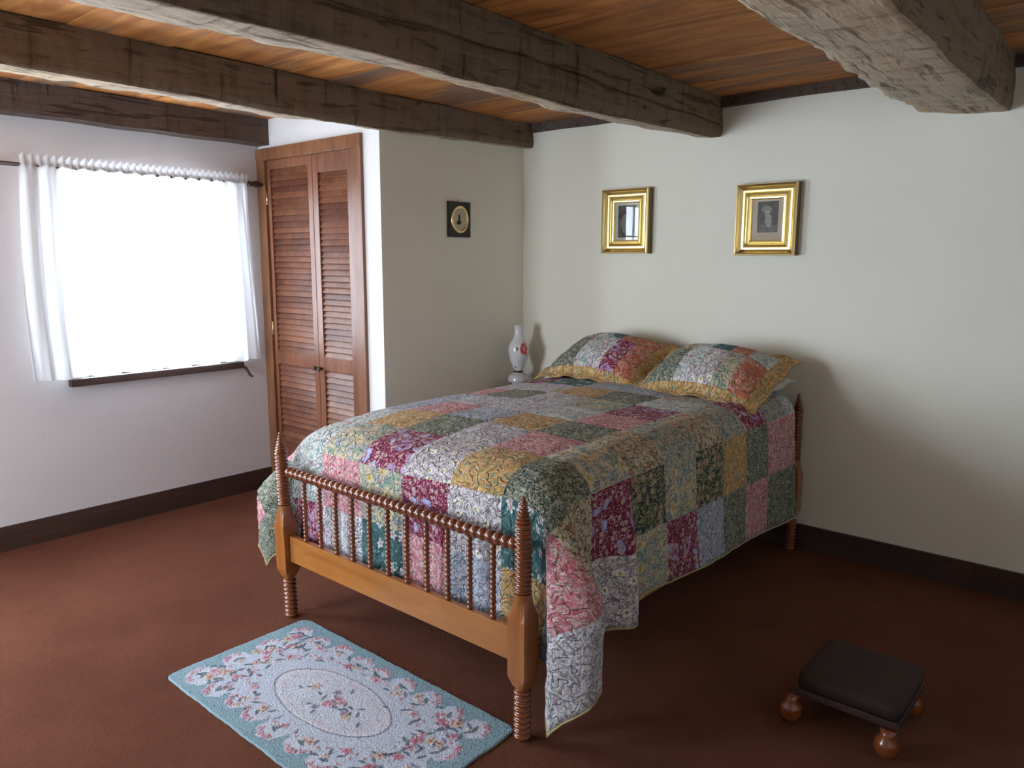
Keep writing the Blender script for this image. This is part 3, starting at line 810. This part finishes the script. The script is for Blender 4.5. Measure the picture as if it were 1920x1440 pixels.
# ------------------------------------------------------------------ bedside table and lamp
nt = empty('bedside_table', (.23, -.25, 0)); tag(nt, 'small bedside table in the corner behind the bed, under the glass lamp', 'table')
obj('top', box(-.20, .20, -.06, .20, .716, .738, .004), M_door, nt)
obj('drawer', box(-.16, .16, -.055, -.045, .60, .700, .003), M_door, nt)
obj('apron', box(-.17, .17, -.045, .17, .59, .716, .002), M_door, nt)
for sx in (-1, 1):
    for sy in (-.025, .145):
        obj('leg', lathe([(.014, 0), (.017, .1), (.020, .4), (.024, .60)], 10, M=Matrix.Translation((sx*.145, sy, 0))), M_door, nt, smooth=True)
lamp = empty('oil_lamp', (.130, -.20, .738)); lamp.scale = (1, 1, 1.027); tag(lamp, 'white milk glass oil lamp with a painted red rose and tall chimney', 'lamp')
M_milk = N('milk glass print'); a_ = M_milk.n('Attribute', attribute_name='print'); M_milk.p.inputs['Coat Weight'].default_value = .6
M_milk.p.inputs['Subsurface Weight'].default_value = .15; M_milk.p.inputs['Subsurface Radius'].default_value = (.02, .02, .02)
M_milk = M_milk.base(a_.outputs['Color'], .18, .5)
def paint(o, fn):
    me = o.data; ca = me.color_attributes.new('print', 'FLOAT_COLOR', 'POINT')
    arr = np.ones((len(me.vertices), 4), dtype=np.float32)
    for i, v in enumerate(me.vertices): arr[i, :3] = fn(v.co)
    ca.data.foreach_set('color', arr.ravel())
def smoothprof(pts, n=6):
    zs = [p[1] for p in pts]; out = []
    for i in range(len(pts)-1):
        p0 = pts[max(i-1, 0)]; p1 = pts[i]; p2 = pts[i+1]; p3 = pts[min(i+2, len(pts)-1)]
        for k in range(n):
            t = k/n
            r_ = .5*((2*p1[0])+(-p0[0]+p2[0])*t+(2*p0[0]-5*p1[0]+4*p2[0]-p3[0])*t*t+(-p0[0]+3*p1[0]-3*p2[0]+p3[0])*t**3)
            out.append((max(r_, .002), p1[1]+(p2[1]-p1[1])*t))
    return out+[pts[-1]]
def lamp_col(co):
    ang = math.degrees(math.atan2(co.y, co.x))
    cm = math.degrees(math.atan2(-4.03, 3.4))          # direction towards the viewer
    da = (ang-cm+180) % 360-180; x = da/57.3*.07; z = co.z
    d = math.hypot(x-.040, (z-.232)*.8)
    if d < .030*(1+.07*math.cos(6*math.atan2(z-.232, x-.04))): return (.50, .02, .04) if (d > .012 and int(d*420) % 3) else (.72, .25, .24)
    if math.hypot((x-.062)*.9, z-.195) < .013 or math.hypot(x-.050, (z-.270)*1.3) < .014: return (.65, .28, .30)
    if math.hypot(x+.010, (z-.235)*.6) < .008 or math.hypot(x+.035, (z-.105)*.9) < .009: return (.10, .13, .09)
    return (.74, .74, .75)
o = obj('oil_font', lathe(smoothprof([(.045, 0), (.070, .004), (.074, .022), (.066, .046), (.040, .062), (.028, .070)]), 40), M_milk, lamp, smooth=True); paint(o, lambda c: (.62, .63, .60))
o = obj('burner_collar', lathe([(.030, .066), (.033, .070), (.033, .078), (.028, .082)], 24), M_metal, lamp, smooth=True)
o = obj('chimney', lathe(smoothprof([(.030, .080), (.040, .100), (.060, .150), (.072, .205), (.068, .250), (.045, .290), (.032, .320), (.029, .350), (.031, .378), (.033, .386)], 10), 90), M_milk, lamp, smooth=True); paint(o, lamp_col)

for ch in lamp.children: ch.location.z += .0385
o = obj('foot', lathe(smoothprof([(.052, 0), (.056, .006), (.044, .018), (.046, .040)]), 40), M_milk, lamp, smooth=True); paint(o, lambda c: (.62, .63, .60))

# ------------------------------------------------------------------ gilt frames on the back wall
def picture(name, x0, x1, z0, z1, label, prof, mw, art, matcol, inner):
    W_, H_ = x1-x0, z1-z0
    root = empty(name, ((x0+x1)/2, 0, (z0+z1)/2)); tag(root, label, 'picture', 'gilt framed pictures on the back wall')
    bm = bmesh.new(); rings = []
    for (o_, d) in prof:
        hx, hz = W_/2-o_, H_/2-o_
        rings.append([bm.verts.new(p) for p in ((-hx, -d, -hz), (hx, -d, -hz), (hx, -d, hz), (-hx, -d, hz))])
    for i in range(len(rings)-1):
        for k in range(4): bm.faces.new((rings[i][k], rings[i][(k+1) % 4], rings[i+1][(k+1) % 4], rings[i+1][k]))
    for k_, f_ in enumerate(bm.faces): f_.material_index = 1 if k_ < 4 else 0
    obj('frame', bm, [M_gold, M_giltside], root)
    hx, hz = W_/2-mw, H_/2-mw
    obj('mount', box(-hx, hx, -.018, -.014, -hz, hz), mat_plain('mount card', matcol, .9, .1), root)
    # printed picture as a fine grid carrying its own print
    nx, nz = 60, 90; bmg = bmesh.new(); cx0, cx1, cz0, cz1 = inner
    g = [[bmg.verts.new((cx0+(cx1-cx0)*i/nx, -.0188, cz0+(cz1-cz0)*j/nz)) for i in range(nx+1)] for j in range(nz+1)]
    for j in range(nz):
        for i in range(nx): bmg.faces.new((g[j][i], g[j][i+1], g[j+1][i+1], g[j+1][i]))
    pr = obj('print', bmg, mat_attr('engraving print'), root)
    paint(pr, lambda c: art((c.x-cx0)/(cx1-cx0), (c.z-cz0)/(cz1-cz0)))
    obj('glass', box(-hx, hx, -.0235, -.0215, -hz, hz), M_picglass, root)
    return root
gprof = [(0, 0), (0, .048), (.004, .055), (.011, .057), (.016, .053), (.020, .042), (.034, .030), (.044, .030), (.047, .037), (.053, .041), (.059, .038), (.062, .031), (.068, .027), (.074, .033), (.080, .032), (.085, .024), (.087, .018), (.087, .012)]
def art1(u, v):
    n_ = noise.noise(Vector((u*4, v*5, 3)))
    d = math.hypot((u-.40)*1.1, (v-.45)*.8)
    b = .12+.08*n_
    if d < .24+.05*n_: b = .26
    return (b*.72, b*.72, b*.62)
def art2(u, v):
    n1 = noise.noise(Vector((u*5, v*6, 1))); n2 = noise.noise(Vector((u*14, v*16, 5)))
    b = .085+.03*n1
    if v < .22+.06*n1: b = .13+.05*n1
    # a pale seated figure under a large hat
    if ((u-.44)/.24)**2+((v-.74)/.13)**2 < 1+.5*n2: b = .24+.10*n2
    if ((u-.47)/.10)**2+((v-.63)/.09)**2 < 1: b = .42
    if ((u-.50-(.55-v)*.22)/.17)**2+((v-.40)/.25)**2 < 1+.6*n2: b = .30+.14*n2
    return (b*1.02, b, b*.92)
picture('framed_picture', .700, 1.045, 1.664, 2.066, 'gilt framed picture above the sham nearest the lamp, its glass mirroring a window', gprof, .086, art1, (.50, .50, .42), (-.066, .066, -.100, .100))
picture('framed_picture', 1.612, 1.962, 1.650, 2.045, 'gilt framed engraving of a pale figure in a large hat', gprof, .086, art2, (.50, .42, .33), (-.056, .062, -.070, .100))

# small black frame with oval miniature on the closet side wall
mf = empty('miniature_frame', (0, -.657, 1.878)); tag(mf, 'small black frame with a gilt oval silhouette miniature on the closet side wall', 'picture')
bmf = box(0, .016, -.100, .100, -.112, .112, .003); obj('frame', bmf, M_black, mf)
def oval(a, b, x0, x1, wid, name, m, solid=False, shift=0.0):
    bm = bmesh.new(); n = 48
    if solid:
        c0 = bm.verts.new((x1, shift, 0)); rr = [bm.verts.new((x0, shift+a*math.cos(2*PI*k/n), b*math.sin(2*PI*k/n))) for k in range(n)]
        bot = [bm.verts.new((.010, shift+a*math.cos(2*PI*k/n), b*math.sin(2*PI*k/n))) for k in range(n)]
        for k in range(n): bm.faces.new((c0, rr[k], rr[(k+1) % n])); bm.faces.new((rr[k], bot[k], bot[(k+1) % n], rr[(k+1) % n]))
    else:
        prof = [(0, x0), (.1*wid, x1), (.35*wid, x1+.002), (.6*wid, x1), (wid, x0)]
        rs = [[bm.verts.new((x, (a-o_)*math.cos(2*PI*k/n), (b-o_)*math.sin(2*PI*k/n))) for k in range(n)] for o_, x in prof]
        for i in range(len(rs)-1):
            for k in range(n): bm.faces.new((rs[i][k], rs[i][(k+1) % n], rs[i+1][(k+1) % n], rs[i+1][k]))
    return obj(name, bm, m, mf, smooth=not solid)
oval(.078, .088, .015, .021, .020, 'oval_rim', M_gold)
oval(.060, .070, .0165, .0175, 0, 'card', mat_plain('cream card', (.62, .55, .42), .8, .2), True)
sil = [(-.006, -.030), (.010, -.034), (.020, -.028), (.022, -.018), (.012, -.010), (.006, -.002), (.008, .008), (.008, .022), (.003, .032), (-.006, .032), (-.010, .022), (-.010, .010), (-.006, .000), (-.012, -.010), (-.018, -.020), (-.016, -.028)]
bm = bmesh.new(); f0 = [bm.verts.new((.0180, -yy-.008, zz)) for yy, zz in sil]; f1 = [bm.verts.new((.0186, -yy-.008, zz)) for yy, zz in sil]
bm.faces.new(f0); bm.faces.new(f1[::-1])
for k in range(len(sil)): bm.faces.new((f0[k], f1[k], f1[(k+1) % len(sil)], f0[(k+1) % len(sil)]))
obj('silhouette', bm, mat_plain('dark green ink', (.035, .045, .030), .7), mf)
obj('hanging_ring', tube([(.008, .008*math.cos(t*PI/6), .118+.008*math.sin(t*PI/6)) for t in range(13)], .0018, 6), M_brass, mf, smooth=True)

# ------------------------------------------------------------------ rug
RX0, RX1, RY0, RY1 = .705, 1.972, -3.025, -2.375
def rug():
    nx, ny = 400, 206; wx, wy = RX1-RX0, RY1-RY0
    xs = np.linspace(-wx/2, wx/2, nx+1); ys = np.linspace(-wy/2, wy/2, ny+1)
    X, Y = np.meshgrid(xs, ys)
    # slightly wavy edges and rounded corners
    Xd = X.copy(); Yd = Y.copy()
    cr = .05; ex = np.maximum(np.abs(X)-(wx/2-cr), 0); ey = np.maximum(np.abs(Y)-(wy/2-cr), 0)
    L = np.hypot(ex, ey); m_ = np.maximum(ex, ey); sc = np.where(L > 0, m_/np.maximum(L, 1e-9), 1)
    f = .75*sc+.25
    Xd = np.where(ex > 0, np.sign(X)*((wx/2-cr)+ex*f), Xd); Yd = np.where(ey > 0, np.sign(Y)*((wy/2-cr)+ey*f), Yd)
    Xd = Xd+.0013*np.sin(Y*40)+.0006*np.sin(Y*130); Yd = Yd+.0013*np.sin(X*31)+.0006*np.sin(X*117)
    col = np.zeros(X.shape+(3,)); edge = np.array((.27, .40, .46)); field = np.array((.54, .60, .70)); pale = np.array((.62, .65, .74))
    relief = np.zeros(X.shape)
    col[:] = edge
    rs = np.random.RandomState(4)
    # field with scalloped outline: union of discs along an inset rectangle
    inside = (np.abs(X) < wx/2-.115) & (np.abs(Y) < wy/2-.105)
    lob = []
    ax, ay = wx/2-.105, wy/2-.098
    nxl, nyl = 9, 4
    for t in range(nxl):
        x_ = -ax+2*ax*t/(nxl-1)
        for sy in (-1, 1): lob.append((x_+rs.uniform(-.01, .01), sy*(ay-rs.uniform(-.008, .010)), rs.uniform(.050, .066)))
    for t in range(1, nyl-1):
        y_ = -ay+2*ay*t/(nyl-1)
        for sx in (-1, 1): lob.append((sx*(ax-rs.uniform(-.008, .010)), y_, rs.uniform(.055, .068)))
    sc_mask = inside.copy()
    for cx, cy, r in lob:
        an = np.arctan2(Y-cy, X-cx); sc_mask |= np.hypot(X-cx, Y-cy) < r*(1+.07*np.cos(an*7+cx*40))
    col[sc_mask] = field
    lobe_only = sc_mask & ~inside
    col[lobe_only] = field*.5+pale*.5
    def petal_flower(cx, cy, r, c, cc, n=5, rot=0.0, pet=.28):
        dx, dy = X-cx, Y-cy; d = np.hypot(dx, dy); a = np.arctan2(dy, dx)
        m1 = d < r*(1+pet*np.cos(n*a+rot)); col[m1] = c
        m2 = m1 & (np.abs(np.cos(n*a/2+rot/2)) < .30); col[m2] = np.array(c)*.72
        col[d < r*.36] = cc; relief[m1] += .0015
    def leafy(cx, cy, L_, wd, ang, c):
        wd *= 1.35; L_ *= 1.1
        dx, dy = X-cx, Y-cy; u = dx*math.cos(ang)+dy*math.sin(ang); w = -dx*math.sin(ang)+dy*math.cos(ang)
        m1 = (np.abs(u) < L_) & (np.abs(w-.12*u*np.sin(ang*3)) < wd*(1-(u/L_)**2)); col[m1] = c; relief[m1] += .001
    rose = (.56, .27, .35); rose2 = (.60, .40, .46); peach = (.60, .50, .40); cen = (.42, .16, .22); grn = (.17, .23, .28); lil = (.28, .31, .44)
    # pink tips on the outer lobes
    for cx, cy, r in lob:
        a = math.atan2(cy*1.9, cx)
        for t in (-.9, -.5, -.1, .3, .7):
            ang = a+t+rs.uniform(-.1, .1); petal_flower(cx+(r-.012)*math.cos(ang), cy+(r-.012)*math.sin(ang), rs.uniform(.008, .013), rose2 if t != .3 else rose, (.42, .36, .42), 3, t*5, .3)
        leafy(cx, cy, .020, .006, a+1.2, grn); petal_flower(cx-.02*math.cos(a), cy-.02*math.sin(a), .012, peach, rose, 5, a)
    # medallion
    e = np.hypot(X/.300, Y/.145); aw = np.arctan2(Y/.145, X/.300)
    col[e < 1.0] = np.array((.58, .62, .70)); ring = np.abs(e-.985) < .018; col[ring] = (.30, .30, .38)
    col[(np.abs(e-.93) < .03)] = (.66, .67, .73)
    in_ring = (np.abs(e-.80+.025*np.sin(aw*16)) < .022) & (np.sin(aw*9) > -.2); col[in_ring] = (.60, .50, .58)
    # wreath between the medallion and the border
    def scatter(n, rng, kind):
        for t in range(n):
            a = 2*PI*t/n+rs.uniform(-.06, .06); k = rng[0]+rs.uniform(0, rng[1]-rng[0])
            cx, cy = .30*k*math.cos(a), .145*k*math.sin(a)
            cx *= 1.04; cy = cy*1.02
            if abs(cx) > wx/2-.10 or abs(cy) > wy/2-.085: continue
            if kind == 'f': petal_flower(cx, cy, rs.uniform(.012, .020), [rose, rose2, peach][rs.randint(3)], cen, 5, rs.uniform(0, 6))
            elif kind == 'l': leafy(cx, cy, rs.uniform(.014, .024), .0048, rs.uniform(0, 3.1), grn if rs.rand() < .7 else lil)
            else: petal_flower(cx, cy, .007, rose2, rose, 3, rs.uniform(0, 6))
    scatter(70, (1.26, 1.50), 's'); scatter(44, (1.25, 1.55), 'l'); scatter(16, (1.32, 1.45), 'f')
    scatter(60, (1.62, 2.0), 'l'); scatter(22, (1.66, 1.9), 'f'); scatter(60, (1.6, 2.0), 's')
    # corner bouquets
    for sx in (-1, 1):
        for sy in (-1, 1):
            bx, by = sx*(wx/2-.17), sy*(wy/2-.14)
            for t in range(10): leafy(bx+rs.uniform(-.09, .09), by+rs.uniform(-.055, .055), rs.uniform(.015, .024), .005, rs.uniform(0, 3.1), grn)
            for t in range(4): petal_flower(bx+rs.uniform(-.07, .07), by+rs.uniform(-.04, .04), rs.uniform(.016, .022), [rose, rose2, peach][rs.randint(3)], cen, 5, rs.uniform(0, 6))
    # end sprays, mid-side
    for sx in (-1, 1):
        for t in range(12): leafy(sx*(.40+rs.uniform(-.02, .1)), rs.uniform(-.17, .17), .018, .005, rs.uniform(0, 3.1), grn)
        for t in range(6): petal_flower(sx*(.40+rs.uniform(0, .09)), rs.uniform(-.16, .16), rs.uniform(.013, .02), [rose, rose2, peach][rs.randint(3)], cen, 5, rs.uniform(0, 6))
    # bouquet inside the medallion
    for t in range(20): leafy(rs.normal(0, .10), rs.normal(0, .036), rs.uniform(.012, .020), .0045, rs.uniform(0, 3.1), grn)
    for t in range(9): petal_flower(rs.normal(0, .045), rs.normal(0, .022), rs.uniform(.012, .017), [rose, rose2, lil][rs.randint(3)], cen, 5, rs.uniform(0, 6))
    for q in ((-.12, .02), (.13, -.03)): petal_flower(q[0], q[1], .019, peach, (.58, .40, .40), 5, 1.0)
    col *= (1+.04*rs.randn(*X.shape))[..., None]
    Z = .007+relief+.0007*rs.randn(*X.shape)
    bd = np.minimum(wx/2-np.abs(X), wy/2-np.abs(Y)); Z = np.where(bd < .006, Z*np.clip(bd/.006, 0, 1)**.5+.001, Z)
    V = np.stack([Xd, Yd, Z], -1).reshape(-1, 3)
    ii = np.arange((nx+1)*(ny+1)).reshape(ny+1, nx+1)
    Fc = np.stack([ii[:-1, :-1], ii[:-1, 1:], ii[1:, 1:], ii[1:, :-1]], -1).reshape(-1, 4)
    me = bpy.data.meshes.new('floral_rug'); me.from_pydata(V.tolist(), [], Fc.tolist())
    ca = me.color_attributes.new('print', 'FLOAT_COLOR', 'POINT')
    ca.data.foreach_set('color', np.concatenate([np.clip(col, 0, 1), np.ones(X.shape+(1,))], -1).astype(np.float32).ravel())
    o = mesh_obj('floral_rug', me, mat_attr('hooked wool', 1.0, .05, 300), loc=((RX0+RX1)/2, (RY0+RY1)/2, 0.0005))
    tag(o, 'pale blue rectangular rug with pink flowers and oval medallion in front of the footboard', 'rug')
rug()

# ------------------------------------------------------------------ footstool at the right
fs = empty('footstool', (2.815, -1.535, 0)); tag(fs, 'low dark footstool on rounded wooden feet on the carpet beside the bed', 'footstool')
obj('cushion', box(-.14, .20, -.14, .20, .120, .185, .03), mat_plain('dark brown upholstery', (.035, .018, .014), .8), fs, smooth=True)
obj('frame', box(-.14, .20, -.14, .20, .095, .120, .004), M_dark, fs)
for sx in (-.15, .17):
    for sy in (-.15, .17):
        obj('foot', lathe([(.018, 0), (.034, .012), (.042, .035), (.038, .06), (.022, .08), (.026, .095)], 18, M=Matrix.Translation((sx, sy, 0))), M_spool, fs, smooth=True)
